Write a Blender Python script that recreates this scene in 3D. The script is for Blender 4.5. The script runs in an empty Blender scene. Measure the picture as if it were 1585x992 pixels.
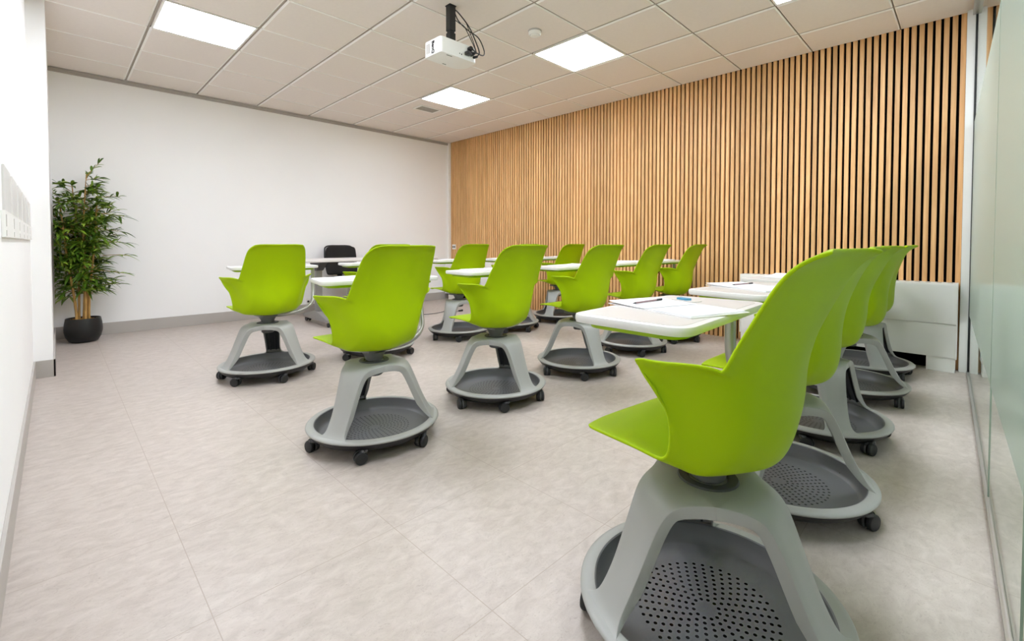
import bpy, bmesh, math, random
import numpy as np
from mathutils import Vector, Matrix

# ------------------------------------------------------------------ camera, world, exposure
SC = bpy.context.scene
COL = SC.collection
PI = math.pi
W, H = 1585.0, 992.0
F_PX, PPX, PPY = 706.449, 809.924, 394.041
YAW, PITCH, ROLL = 0.797640, -0.0251846, 0.00148697
ZC = 2.575                                   # ceiling height
CAM = Vector((-2.32773, -2.75878, ZC - 1.651598))

cam_d = bpy.data.cameras.new('camera')
cam = bpy.data.objects.new('camera', cam_d)
COL.objects.link(cam)
cam_d.sensor_width = 36.0
cam_d.lens = 36.0 * F_PX / W
cam_d.shift_x = (W / 2 - PPX) / W
cam_d.shift_y = (PPY - H / 2) / W
cam_d.clip_start = 0.01
cam_d.clip_end = 60
cy_, sy_, cp_, sp_ = math.cos(YAW), math.sin(YAW), math.cos(PITCH), math.sin(PITCH)
fwd = Vector((sy_ * cp_, cy_ * cp_, sp_))
rgt = Vector((cy_, -sy_, 0))
upv = rgt.cross(fwd)
cr_, sr_ = math.cos(ROLL), math.sin(ROLL)
r2 = rgt * cr_ + upv * sr_
u2 = upv * cr_ - rgt * sr_
cam.matrix_world = Matrix(((r2.x, u2.x, -fwd.x, CAM.x), (r2.y, u2.y, -fwd.y, CAM.y),
                           (r2.z, u2.z, -fwd.z, CAM.z), (0, 0, 0, 1)))
SC.camera = cam

wd = bpy.data.worlds.new('world')
SC.world = wd
wd.use_nodes = True
wd.node_tree.nodes['Background'].inputs[0].default_value = (1.0, 0.97, 0.94, 1)
wd.node_tree.nodes['Background'].inputs[1].default_value = 0.3

SC.view_settings.view_transform = 'Standard'
SC.view_settings.look = 'None'
SC.view_settings.gamma = 1.0
SC.view_settings.use_curve_mapping = False
SC.view_settings.exposure = 0.0
PANEL = 29.0                                 # emission of the ceiling light panels
SC.cycles.max_bounces = 14
SC.cycles.diffuse_bounces = 7
SC.cycles.glossy_bounces = 6
SC.cycles.transmission_bounces = 8
SC.cycles.transparent_max_bounces = 24
SC.cycles.caustics_reflective = False
SC.cycles.caustics_refractive = False
SC.cycles.sample_clamp_indirect = 6.0
SC.cycles.use_denoising = True

rnd = random.Random(7)

# ------------------------------------------------------------------ materials
def lin(c):
    def f(v):
        v /= 255.0
        return v / 12.92 if v <= 0.04045 else ((v + 0.055) / 1.055) ** 2.4
    return tuple(f(v) for v in c) + (1.0,)


def mat(name, rgb, rough=0.5, metal=0.0, spec=0.5, var=0.0, scale=12.0, bump=0.0, bscale=200.0, coat=0.0):
    m = bpy.data.materials.new(name)
    m.use_nodes = True
    nt = m.node_tree
    b = nt.nodes['Principled BSDF']
    c = lin(rgb)
    b.inputs['Base Color'].default_value = c
    b.inputs['Roughness'].default_value = rough
    b.inputs['Metallic'].default_value = metal
    b.inputs['Specular IOR Level'].default_value = spec
    b.inputs['Coat Weight'].default_value = coat
    tc = nt.nodes.new('ShaderNodeTexCoord')
    if var > 0:
        n = nt.nodes.new('ShaderNodeTexNoise')
        n.inputs['Scale'].default_value = scale
        n.inputs['Detail'].default_value = 5
        nt.links.new(tc.outputs['Object'], n.inputs['Vector'])
        r = nt.nodes.new('ShaderNodeValToRGB')
        r.color_ramp.elements[0].position = 0.3
        r.color_ramp.elements[1].position = 0.7
        r.color_ramp.elements[0].color = tuple(v * (1 - var) for v in c[:3]) + (1,)
        r.color_ramp.elements[1].color = tuple(min(1, v * (1 + var)) for v in c[:3]) + (1,)
        nt.links.new(n.outputs['Fac'], r.inputs['Fac'])
        nt.links.new(r.outputs['Color'], b.inputs['Base Color'])
    if bump > 0:
        n2 = nt.nodes.new('ShaderNodeTexNoise')
        n2.inputs['Scale'].default_value = bscale
        nt.links.new(tc.outputs['Object'], n2.inputs['Vector'])
        bp = nt.nodes.new('ShaderNodeBump')
        bp.inputs['Strength'].default_value = bump
        bp.inputs['Distance'].default_value = 0.002
        nt.links.new(n2.outputs['Fac'], bp.inputs['Height'])
        nt.links.new(bp.outputs['Normal'], b.inputs['Normal'])
    return m


M = {}
M['wall'] = mat('white_wall_paint', (243, 242, 241), 0.6, var=0.012, scale=1.5, spec=0.3)
M['ceil'] = mat('ceiling_tile', (233, 224, 217), 0.75, var=0.012, scale=40, bump=0.06, bscale=350, spec=0.2)
M['edge_highlight'] = mat('tile_edge_highlight', (250, 247, 243), 0.5)  # white on the slanted tile edges paints the light they catch
M['groove_shadow'] = mat('ceiling_groove_shadow', (176, 164, 152), 0.7)  # darker tone paints the thin shadow line between the tiles
M['white'] = mat('white_enamel', (240, 238, 234), 0.35, var=0.01)
M['trim'] = mat('grey_trim', (176, 170, 164), 0.45, var=0.02, scale=6)
M['alu'] = mat('brushed_aluminium', (190, 186, 180), 0.35, metal=0.7)
M['green'] = mat('lime_green_plastic', (158, 187, 0), 0.46, var=0.01, scale=5, spec=0.14, bump=0.03, bscale=900)
M['dkgreen'] = mat('green_tray_plastic', (150, 180, 0), 0.45, spec=0.4)
M['frame'] = mat('light_grey_plastic', (160, 160, 156), 0.42, var=0.015, scale=8, bump=0.03, bscale=900)
M['dkgrey'] = mat('charcoal_plastic', (72, 72, 74), 0.5, bump=0.05, bscale=900)
M['hub'] = mat('hub_grey_plastic', (108, 108, 108), 0.45)
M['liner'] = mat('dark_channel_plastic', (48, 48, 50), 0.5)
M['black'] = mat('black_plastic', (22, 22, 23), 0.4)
M['rubber'] = mat('black_rubber_tyre', (30, 30, 31), 0.55)
M['silver'] = mat('silver_tube', (172, 170, 165), 0.34, metal=0.55)
M['tabwhite'] = mat('white_tablet_rim', (220, 218, 215), 0.3, spec=0.5)
M['tabtop'] = mat('tablet_laminate', (204, 201, 197), 0.32, spec=0.5)
M['paper'] = mat('white_paper', (232, 232, 234), 0.7, spec=0.2)
M['paper2'] = mat('cream_paper', (222, 219, 218), 0.6, spec=0.2)
M['desk'] = mat('desk_laminate', (214, 208, 203), 0.35)
M['deskgrey'] = mat('desk_leg_grey', (150, 148, 145), 0.35, metal=0.3)
M['felt'] = mat('black_felt', (8, 7, 7), 0.95, spec=0.05)
M['mesh'] = mat('black_mesh_fabric', (30, 28, 27), 0.85, bump=0.5, bscale=600)
M['pot'] = mat('matt_black_ceramic', (18, 17, 17), 0.45)
M['soil'] = mat('bark_mulch', (150, 112, 62), 0.9, var=0.5, scale=45, bump=0.8, bscale=60)
M['cane'] = mat('bamboo_cane', (176, 136, 74), 0.55, var=0.35, scale=9)
M['proj'] = mat('projector_white', (240, 239, 236), 0.4)
M['ink'] = mat('dark_print', (40, 38, 40), 0.6)
M['blue'] = mat('blue_clip', (70, 140, 175), 0.4)
M['brass'] = mat('holder_plastic', (214, 211, 207), 0.3)
M['pen'] = mat('mauve_pen', (150, 118, 122), 0.4)
M['joint'] = mat('glass_joint', (150, 166, 150), 0.2)
M['vent'] = mat('vent_grey', (186, 181, 174), 0.5)


def leaf_mat():
    m = bpy.data.materials.new('bamboo_leaf')
    m.use_nodes = True
    nt = m.node_tree
    b = nt.nodes['Principled BSDF']
    g = nt.nodes.new('ShaderNodeNewGeometry')
    r = nt.nodes.new('ShaderNodeValToRGB')
    e = r.color_ramp.elements
    e[0].position, e[0].color = 0.0, lin((50, 82, 16))
    e[1].position, e[1].color = 1.0, lin((150, 174, 62))
    k = e.new(0.6)
    k.color = lin((88, 122, 28))
    nt.links.new(g.outputs['Random Per Island'], r.inputs['Fac'])
    nt.links.new(r.outputs['Color'], b.inputs['Base Color'])
    b.inputs['Roughness'].default_value = 0.4
    return m


def wood_mat():
    m = bpy.data.materials.new('oak_slat')
    m.use_nodes = True
    nt = m.node_tree
    b = nt.nodes['Principled BSDF']
    tc = nt.nodes.new('ShaderNodeTexCoord')
    g = nt.nodes.new('ShaderNodeNewGeometry')
    mp = nt.nodes.new('ShaderNodeMapping')
    mp.inputs['Scale'].default_value = (26, 26, 1.3)
    nt.links.new(tc.outputs['Object'], mp.inputs['Vector'])
    ad = nt.nodes.new('ShaderNodeVectorMath')
    ad.operation = 'ADD'
    mu = nt.nodes.new('ShaderNodeMath')
    mu.operation = 'MULTIPLY'
    mu.inputs[1].default_value = 40
    nt.links.new(g.outputs['Random Per Island'], mu.inputs[0])
    nt.links.new(mp.outputs['Vector'], ad.inputs[0])
    nt.links.new(mu.outputs[0], ad.inputs[1])
    n = nt.nodes.new('ShaderNodeTexNoise')
    n.inputs['Scale'].default_value = 1.6
    n.inputs['Detail'].default_value = 6
    n.inputs['Distortion'].default_value = 1.2
    nt.links.new(ad.outputs[0], n.inputs['Vector'])
    r = nt.nodes.new('ShaderNodeValToRGB')
    e = r.color_ramp.elements
    e[0].position, e[0].color = 0.25, lin((204, 150, 94))
    e[1].position, e[1].color = 0.75, lin((240, 194, 136))
    nt.links.new(n.outputs['Fac'], r.inputs['Fac'])
    hs = nt.nodes.new('ShaderNodeHueSaturation')
    mr = nt.nodes.new('ShaderNodeMapRange')
    mr.inputs['To Min'].default_value = 0.86
    mr.inputs['To Max'].default_value = 1.12
    nt.links.new(g.outputs['Random Per Island'], mr.inputs['Value'])
    nt.links.new(mr.outputs['Result'], hs.inputs['Value'])
    nt.links.new(r.outputs['Color'], hs.inputs['Color'])
    nt.links.new(hs.outputs['Color'], b.inputs['Base Color'])
    b.inputs['Roughness'].default_value = 0.5
    return m


def floor_mat():
    m = bpy.data.materials.new('vinyl_stone_floor')
    m.use_nodes = True
    nt = m.node_tree
    b = nt.nodes['Principled BSDF']
    tc = nt.nodes.new('ShaderNodeTexCoord')
    mp = nt.nodes.new('ShaderNodeMapping')
    mp.inputs['Scale'].default_value = (1.0, 1.7, 1)
    mp.inputs['Rotation'].default_value = (0, 0, 0.5)
    nt.links.new(tc.outputs['Object'], mp.inputs['Vector'])
    n1 = nt.nodes.new('ShaderNodeTexNoise')
    n1.inputs['Scale'].default_value = 16
    n1.inputs['Detail'].default_value = 8
    n1.inputs['Roughness'].default_value = 0.65
    n1.inputs['Distortion'].default_value = 0.6
    nt.links.new(mp.outputs['Vector'], n1.inputs['Vector'])
    r1 = nt.nodes.new('ShaderNodeValToRGB')
    e = r1.color_ramp.elements
    e[0].position, e[0].color = 0.3, lin((174, 162, 153))
    e[1].position, e[1].color = 0.7, lin((197, 186, 178))
    nt.links.new(n1.outputs['Fac'], r1.inputs['Fac'])
    n2 = nt.nodes.new('ShaderNodeTexNoise')
    n2.inputs['Scale'].default_value = 60
    n2.inputs['Detail'].default_value = 3
    n2.inputs['Distortion'].default_value = 2.5
    nt.links.new(mp.outputs['Vector'], n2.inputs['Vector'])
    r2_ = nt.nodes.new('ShaderNodeValToRGB')
    r2_.color_ramp.elements[0].position, r2_.color_ramp.elements[0].color = 0.28, (0.80, 0.78, 0.76, 1)
    r2_.color_ramp.elements[1].position, r2_.color_ramp.elements[1].color = 0.42, (1, 1, 1, 1)
    nt.links.new(n2.outputs['Fac'], r2_.inputs['Fac'])
    mx = nt.nodes.new('ShaderNodeMixRGB')
    mx.blend_type = 'MULTIPLY'
    mx.inputs['Fac'].default_value = 0.8
    nt.links.new(r1.outputs['Color'], mx.inputs['Color1'])
    nt.links.new(r2_.outputs['Color'], mx.inputs['Color2'])
    # tile joints, 0.495 x 0.475 m
    sep = nt.nodes.new('ShaderNodeSeparateXYZ')
    nt.links.new(tc.outputs['Object'], sep.inputs[0])

    def joint(out, off, pitch):
        a = nt.nodes.new('ShaderNodeMath'); a.operation = 'ADD'; a.inputs[1].default_value = off
        nt.links.new(out, a.inputs[0])
        d = nt.nodes.new('ShaderNodeMath'); d.operation = 'DIVIDE'; d.inputs[1].default_value = pitch
        nt.links.new(a.outputs[0], d.inputs[0])
        f = nt.nodes.new('ShaderNodeMath'); f.operation = 'FRACT'
        nt.links.new(d.outputs[0], f.inputs[0])
        s = nt.nodes.new('ShaderNodeMath'); s.operation = 'LESS_THAN'; s.inputs[1].default_value = 0.0024 / pitch
        nt.links.new(f.outputs[0], s.inputs[0])
        return s.outputs[0]
    jx = joint(sep.outputs['X'], 2.073 + 4.95, 0.495)
    jy = joint(sep.outputs['Y'], 1.92 + 4.75, 0.475)
    mxm = nt.nodes.new('ShaderNodeMath'); mxm.operation = 'MAXIMUM'
    nt.links.new(jx, mxm.inputs[0]); nt.links.new(jy, mxm.inputs[1])
    mx2 = nt.nodes.new('ShaderNodeMixRGB')
    nt.links.new(mxm.outputs[0], mx2.inputs['Fac'])
    nt.links.new(mx.outputs['Color'], mx2.inputs['Color1'])
    mx2.inputs['Color2'].default_value = lin((166, 152, 141))
    nt.links.new(mx2.outputs['Color'], b.inputs['Base Color'])
    b.inputs['Roughness'].default_value = 0.38
    b.inputs['Specular IOR Level'].default_value = 0.45
    bp = nt.nodes.new('ShaderNodeBump')
    bp.inputs['Strength'].default_value = 0.12
    bp.inputs['Distance'].default_value = 0.002
    nt.links.new(n2.outputs['Fac'], bp.inputs['Height'])
    nt.links.new(bp.outputs['Normal'], b.inputs['Normal'])
    return m


def thin_glass(name, tint, frost=None, refl=0.92):
    """thin pane: mirror reflection by view angle over a clear (or frosted, translucent) sheet"""
    m = bpy.data.materials.new(name)
    m.use_nodes = True
    nt = m.node_tree
    nt.nodes.remove(nt.nodes['Principled BSDF'])
    out = nt.nodes['Material Output']
    g = nt.nodes.new('ShaderNodeNewGeometry')
    d = nt.nodes.new('ShaderNodeVectorMath'); d.operation = 'DOT_PRODUCT'
    nt.links.new(g.outputs['Incoming'], d.inputs[0]); nt.links.new(g.outputs['Normal'], d.inputs[1])
    a = nt.nodes.new('ShaderNodeMath'); a.operation = 'ABSOLUTE'
    nt.links.new(d.outputs['Value'], a.inputs[0])
    s = nt.nodes.new('ShaderNodeMath'); s.operation = 'SUBTRACT'; s.inputs[0].default_value = 1
    nt.links.new(a.outputs[0], s.inputs[1])
    p = nt.nodes.new('ShaderNodeMath'); p.operation = 'POWER'; p.inputs[1].default_value = 5
    nt.links.new(s.outputs[0], p.inputs[0])
    f = nt.nodes.new('ShaderNodeMath'); f.operation = 'MULTIPLY_ADD'
    f.inputs[1].default_value = refl; f.inputs[2].default_value = 0.06 if frost is None else 0.03
    nt.links.new(p.outputs[0], f.inputs[0])
    gl = nt.nodes.new('ShaderNodeBsdfGlossy')
    gl.inputs['Roughness'].default_value = 0.0 if frost is None else 0.14
    gl.inputs['Color'].default_value = (0.95, 0.97, 0.95, 1)
    tr = nt.nodes.new('ShaderNodeBsdfTransparent')
    tr.inputs['Color'].default_value = tint
    under = tr.outputs[0]
    if frost is not None:
        tl = nt.nodes.new('ShaderNodeBsdfTranslucent'); tl.inputs['Color'].default_value = frost
        df = nt.nodes.new('ShaderNodeBsdfDiffuse'); df.inputs['Color'].default_value = frost
        m1 = nt.nodes.new('ShaderNodeMixShader'); m1.inputs[0].default_value = 0.5
        nt.links.new(tl.outputs[0], m1.inputs[1]); nt.links.new(df.outputs[0], m1.inputs[2])
        m2 = nt.nodes.new('ShaderNodeMixShader'); m2.inputs[0].default_value = 0.85
        nt.links.new(tr.outputs[0], m2.inputs[1]); nt.links.new(m1.outputs[0], m2.inputs[2])
        under = m2.outputs[0]
    mx = nt.nodes.new('ShaderNodeMixShader')
    nt.links.new(f.outputs[0], mx.inputs[0])
    nt.links.new(under, mx.inputs[1]); nt.links.new(gl.outputs[0], mx.inputs[2])
    nt.links.new(mx.outputs[0], out.inputs['Surface'])
    return m


def tray_mat():
    """charcoal tray with rings of round drain holes cut through it"""
    m = bpy.data.materials.new('perforated_charcoal_tray')
    m.use_nodes = True
    nt = m.node_tree
    b = nt.nodes['Principled BSDF']
    b.inputs['Base Color'].default_value = lin((104, 104, 106))
    b.inputs['Roughness'].default_value = 0.45
    tc = nt.nodes.new('ShaderNodeTexCoord')
    sp = nt.nodes.new('ShaderNodeSeparateXYZ')
    nt.links.new(tc.outputs['Object'], sp.inputs[0])

    def mth(op, x, y=None, z=None):
        n = nt.nodes.new('ShaderNodeMath'); n.operation = op
        for i, v in enumerate((x, y, z)):
            if v is None:
                continue
            if isinstance(v, (int, float)):
                n.inputs[i].default_value = v
            else:
                nt.links.new(v, n.inputs[i])
        return n.outputs[0]
    x, y, z = sp.outputs
    r = mth('SQRT', mth('ADD', mth('MULTIPLY', x, x), mth('MULTIPLY', y, y)))
    R0, DR = 0.030, 0.0158
    k = mth('ROUND', mth('DIVIDE', mth('SUBTRACT', r, R0), DR))
    rk = mth('MULTIPLY_ADD', k, DR, R0)
    nk = mth('MULTIPLY_ADD', k, 4.0, 12.0)
    th = mth('DIVIDE', mth('ARCTAN2', y, x), 2 * PI)
    ph = mth('FRACT', mth('ADD', mth('MULTIPLY', th, nk), 100.0))
    arc = mth('MULTIPLY', mth('DIVIDE', mth('SUBTRACT', ph, 0.5), nk), mth('MULTIPLY', rk, 2 * PI))
    dr = mth('SUBTRACT', r, rk)
    dist = mth('SQRT', mth('ADD', mth('MULTIPLY', arc, arc), mth('MULTIPLY', dr, dr)))
    hole = mth('LESS_THAN', dist, 0.0042)
    ok = mth('MULTIPLY', mth('GREATER_THAN', k, -0.5), mth('LESS_THAN', k, 8.5))
    flat = mth('MULTIPLY', mth('LESS_THAN', z, 0.050), mth('GREATER_THAN', z, 0.042))
    hole = mth('MULTIPLY', mth('MULTIPLY', hole, ok), flat)
    tr = nt.nodes.new('ShaderNodeBsdfTransparent')
    mx = nt.nodes.new('ShaderNodeMixShader')
    nt.links.new(hole, mx.inputs[0])
    nt.links.new(b.outputs[0], mx.inputs[1]); nt.links.new(tr.outputs[0], mx.inputs[2])
    nt.links.new(mx.outputs[0], nt.nodes['Material Output'].inputs['Surface'])
    return m


def lamp_mat(name='light_panel_glow', boost=1.0):
    m = bpy.data.materials.new(name)
    m.use_nodes = True
    nt = m.node_tree
    nt.nodes.remove(nt.nodes['Principled BSDF'])
    e = nt.nodes.new('ShaderNodeEmission')
    e.inputs['Color'].default_value = (0.925, 0.985, 1.09, 1)
    e.inputs['Strength'].default_value = PANEL * boost
    nt.links.new(e.outputs[0], nt.nodes['Material Output'].inputs['Surface'])
    return m


M['leaf'] = leaf_mat()
M['wood'] = wood_mat()
M['floor'] = floor_mat()
M['glass'] = thin_glass('clear_glass', (0.90, 0.94, 0.91, 1))
M['frost'] = thin_glass('frosted_film', (0.85, 0.92, 0.87, 1), frost=(0.66, 0.72, 0.66, 1), refl=0.42)
M['tray'] = tray_mat()
M['lamp'] = lamp_mat()
M['corridor_fill'] = lamp_mat('corridor_fill_glow', 1.35)  # boosted glow of the added corridor panels, fill through the glass

# ------------------------------------------------------------------ helpers
class MB:
    """collects shapes into one mesh"""
    def __init__(self):
        self.v, self.f, self.mi = [], [], []

    def add(self, vs, fs, mi=0):
        o = len(self.v)
        self.v += [tuple(p) for p in vs]
        self.f += [tuple(i + o for i in f) for f in fs]
        self.mi += [mi] * len(fs)
        return self

    def box(self, x0, x1, y0, y1, z0, z1, mi=0, bev=0.0, rot=None):
        bm = bmesh.new()
        bmesh.ops.create_cube(bm, size=1)
        for v in bm.verts:
            v.co = Vector(((x0 + x1) / 2 + v.co.x * (x1 - x0), (y0 + y1) / 2 + v.co.y * (y1 - y0),
                           (z0 + z1) / 2 + v.co.z * (z1 - z0)))
        if bev > 0:
            bmesh.ops.bevel(bm, geom=bm.edges[:], offset=bev, segments=2, profile=0.7, affect='EDGES')
        return self.bm(bm, mi, rot)

    def bm(self, bm, mi=0, mtx=None):
        bm.verts.index_update()
        vs = [(mtx @ v.co if mtx is not None else v.co.copy()) for v in bm.verts]
        fs = [[v.index for v in f.verts] for f in bm.faces]
        bm.free()
        return self.add(vs, fs, mi)

    def lathe(self, prof, n=48, mi=0, mtx=None, closed=False, caps=False):
        vs, fs = [], []
        for (r, z) in prof:
            for k in range(n):
                a = 2 * PI * k / n
                vs.append(Vector((r * math.cos(a), r * math.sin(a), z)))
        m = len(prof)
        for i in range(m if closed else m - 1):
            j = (i + 1) % m
            for k in range(n):
                q = (k + 1) % n
                fs.append((i * n + k, i * n + q, j * n + q, j * n + k))
        if caps:
            fs.append(tuple(reversed(range(n))))
            fs.append(tuple((m - 1) * n + k for k in range(n)))
        if mtx is not None:
            vs = [mtx @ v for v in vs]
        return self.add(vs, fs, mi)

    def tube(self, pts, rad, n=10, mi=0, caps=True, flat=1.0):
        P = [Vector(p) for p in pts]
        R = rad if isinstance(rad, (list, tuple)) else [rad] * len(P)
        vs, fs = [], []
        t0 = (P[1] - P[0]).normalized()
        nrm = t0.orthogonal().normalized()
        for i, p in enumerate(P):
            t = ((P[min(i + 1, len(P) - 1)] - P[max(i - 1, 0)])).normalized()
            nrm = (nrm - t * nrm.dot(t)).normalized()
            b = t.cross(nrm)
            for k in range(n):
                a = 2 * PI * k / n
                vs.append(p + (nrm * math.cos(a) + b * math.sin(a) * flat) * R[i])
        for i in range(len(P) - 1):
            for k in range(n):
                q = (k + 1) % n
                fs.append((i * n + k, i * n + q, (i + 1) * n + q, (i + 1) * n + k))
        if caps:
            fs.append(tuple(reversed(range(n))))
            fs.append(tuple((len(P) - 1) * n + k for k in range(n)))
        return self.add(vs, fs, mi)

    def prism(self, poly, z0, z1, mi=0, bev=0.0, mtx=None):
        P = []
        for p in poly:
            q = Vector(p[:2])
            if not P or (q - P[-1]).length > 1e-6:
                P.append(q)
        if (P[0] - P[-1]).length < 1e-6:
            P.pop()
        m = len(P)
        if sum(P[i].x * P[(i + 1) % m].y - P[(i + 1) % m].x * P[i].y for i in range(m)) < 0:
            P.reverse()
        N = []
        for i in range(m):
            e1 = (P[i] - P[i - 1]).normalized(); e2 = (P[(i + 1) % m] - P[i]).normalized()
            n1 = Vector((-e1.y, e1.x)); n2 = Vector((-e2.y, e2.x))
            q = (n1 + n2).normalized()
            N.append(q / max(.4, q.dot(n1)))
        if bev > 0:
            st = [(bev, 0), (bev * .29, bev * .29 * .6), (0, bev), (0, (z1 - z0) - bev), (bev * .29, (z1 - z0) - bev * .29 * .6), (bev, z1 - z0)]
        else:
            st = [(0, 0), (0, z1 - z0)]
        vs, fs = [], []
        for d, h in st:
            for p, q in zip(P, N):
                c = p + q * d
                vs.append(Vector((c.x, c.y, z0 + h)))
        for k in range(len(st) - 1):
            for i in range(m):
                j = (i + 1) % m
                fs.append((k * m + i, k * m + j, (k + 1) * m + j, (k + 1) * m + i))
        fs.append(tuple(reversed(range(m))))
        fs.append(tuple((len(st) - 1) * m + i for i in range(m)))
        if mtx is not None:
            vs = [mtx @ v for v in vs]
        return self.add(vs, fs, mi)

    def build(self, name, mats, parent=None, smooth=True, angle=40, recalc=False):
        me = bpy.data.meshes.new(name)
        me.from_pydata(self.v, [], self.f)
        if not isinstance(mats, (list, tuple)):
            mats = [mats]
        for m_ in mats:
            me.materials.append(m_)
        if len(mats) > 1:
            me.polygons.foreach_set('material_index', self.mi)
        if recalc:
            bm = bmesh.new(); bm.from_mesh(me)
            bmesh.ops.recalc_face_normals(bm, faces=bm.faces[:])
            bm.to_mesh(me); bm.free()
        if smooth:
            me.polygons.foreach_set('use_smooth', [True] * len(me.polygons))
            me.set_sharp_from_angle(angle=math.radians(angle))
        me.update()
        o = bpy.data.objects.new(name, me)
        COL.objects.link(o)
        if parent is not None:
            o.parent = parent
        return o


def tag(o, label, cat, group=None, kind=None):
    o['label'] = label
    o['category'] = cat
    if group:
        o['group'] = group
    if kind:
        o['kind'] = kind
    return o


def struct(o, label, cat):
    o['kind'] = 'structure'
    o['label'] = label
    o['category'] = cat
    return o


def empty(name, loc, rz, label, cat, group=None):
    o = bpy.data.objects.new(name, None)
    o.empty_display_size = 0.1
    COL.objects.link(o)
    o.location = loc
    o.rotation_euler = (0, 0, rz)
    return tag(o, label, cat, group)


def kids(o):
    return [c for c in COL.objects if c.parent is o]


def dup(root, loc, rz, label, group=None):
    """a copy of a thing with copies of its parts and sub-parts"""
    r = root.copy(); COL.objects.link(r)
    r.location = loc; r.rotation_euler = (0, 0, rz)
    r['label'] = label
    if group:
        r['group'] = group
    for ch in kids(root):
        c = ch.copy(); COL.objects.link(c); c.parent = r
        for g in kids(ch):
            d = g.copy(); COL.objects.link(d); d.parent = c
    return r


def smoothpath(pts, n=6):
    P = np.array(pts, float)
    out = []
    for i in range(len(P) - 1):
        p0, p1, p2, p3 = P[max(i - 1, 0)], P[i], P[i + 1], P[min(i + 2, len(P) - 1)]
        for k in range(n):
            t = k / n
            out.append(0.5 * ((2 * p1) + (-p0 + p2) * t + (2 * p0 - 5 * p1 + 4 * p2 - p3) * t * t
                              + (-p0 + 3 * p1 - 3 * p2 + p3) * t ** 3))
    out.append(P[-1])
    return [tuple(p) for p in out]


def roundpoly(pts, rads, n=6):
    """polygon with rounded corners"""
    out = []
    m = len(pts)
    for i in range(m):
        p = Vector(pts[i]); a = Vector(pts[i - 1]); b = Vector(pts[(i + 1) % m])
        r = rads[i] if isinstance(rads, (list, tuple)) else rads
        d1 = (a - p).normalized(); d2 = (b - p).normalized()
        for k in range(n + 1):
            t = k / n
            q1 = p + d1 * r * (1 - t); q2 = p + d2 * r * t
            out.append(tuple(q1 * (1 - t) + q2 * t))
    return out


# ------------------------------------------------------------------ the room
XL, XR, YB = -2.445, 2.265, 3.43
def yg(x):                                    # the glass partition runs a touch off square
    return -2.767 - 0.0243 * (2.17 - x)


Y0 = -4.6
b = MB(); b.box(-3.2, 2.6, Y0, YB + 0.1, -0.06, 0.0)
struct(b.build('floor', M['floor'], smooth=False), 'beige stone-look vinyl tile floor of the room', 'floor')

# ceiling: tiles hung in a recessed grid; x lines every 0.6 m, y lines every 0.588 m
PX, PY = 0.60, 0.588
b = MB()
b.box(-3.2, 2.6, Y0, YB + 0.1, ZC + 0.014, ZC + 0.06, 2)
LAMPS = [(2, -3), (-2, 0), (-2, -3), (2, 0), (-2, 3), (2, 3)]     # (i, j) cells
VENT = None
def tile(bm_, x0, x1, y0, y1):
    x0, x1 = max(x0, XL), min(x1, XR)
    y0, y1 = max(y0, yg(0)), min(y1, YB)
    if x1 - x0 < 0.05 or y1 - y0 < 0.05:
        return
    gx, gy, s = 0.021, 0.012, 0.014
    a0, a1, c0, c1 = x0 + gx, x1 - gx, y0 + gy, y1 - gy
    zb, zt = ZC - 0.004, ZC + 0.003
    sy = 0.008
    P = [(a0 - s, c0 - sy, zt), (a1 + s, c0 - sy, zt), (a1 + s, c1 + sy, zt), (a0 - s, c1 + sy, zt),
         (a0, c0, zb), (a1, c0, zb), (a1, c1, zb), (a0, c1, zb)]
    bm_.add(P, [(4, 5, 6, 7)], 0)
    bm_.add(P, [(0, 1, 5, 4), (1, 2, 6, 5), (2, 3, 7, 6), (3, 0, 4, 7)], 1)
    Q = [(p[0], p[1], ZC + 0.014) for p in P[:4]]
    bm_.add(P[:4] + Q, [(0, 4, 5, 1), (1, 5, 6, 2), (2, 6, 7, 3), (3, 7, 4, 0)], 2)
for i in range(-4, 6):
    for j in range(-7, 6):
        if (i, j) in LAMPS:
            continue
        tile(b, -PX * (i + 1), -PX * i, -PY * (j + 1), -PY * j)
# rails of the recessed grid
for i in range(-3, 5):
    b.box(-PX * i - 0.004, -PX * i + 0.004, yg(0), YB, ZC + 0.004, ZC + 0.016, 2)
struct(b.build('ceiling', [M['ceil'], M['edge_highlight'], M['groove_shadow']], smooth=False), 'suspended ceiling of square off-white tiles in a recessed grid', 'ceiling')

b = MB(); b.box(XL - 0.1, XR + 0.12, YB, YB + 0.1, 0, ZC + 0.02)
struct(b.build('wall_back', M['wall'], smooth=False), 'plain white wall behind the plant and the desk', 'wall')
b = MB(); b.box(XL - 0.1, XL, Y0, YB, 0, ZC + 0.02)
struct(b.build('wall_left', M['wall'], smooth=False), 'plain white wall close on the left edge', 'wall')
b = MB(); b.box(XL, -2.352, 1.75, YB, 0, ZC + 0.012)
struct(b.build('wall_pier', M['wall'], smooth=False), 'white boxed-out pier on the left wall beside the plant', 'wall')

# slatted timber wall
b = MB()
b.box(XR + 0.027, XR + 0.12, -2.85, YB, 0, ZC + 0.02, 1)
pitch = 0.0458
y = -2.7205
while y < YB - 0.03:
    b.box(XR, XR + 0.0275, y, y + 0.0292, 0.0, ZC + 0.004, 0, bev=0.0016)
    y += pitch
struct(b.build('wall_right', [M['wood'], M['felt']], smooth=False), 'wall of narrow vertical oak slats over black felt', 'wall')

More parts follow.
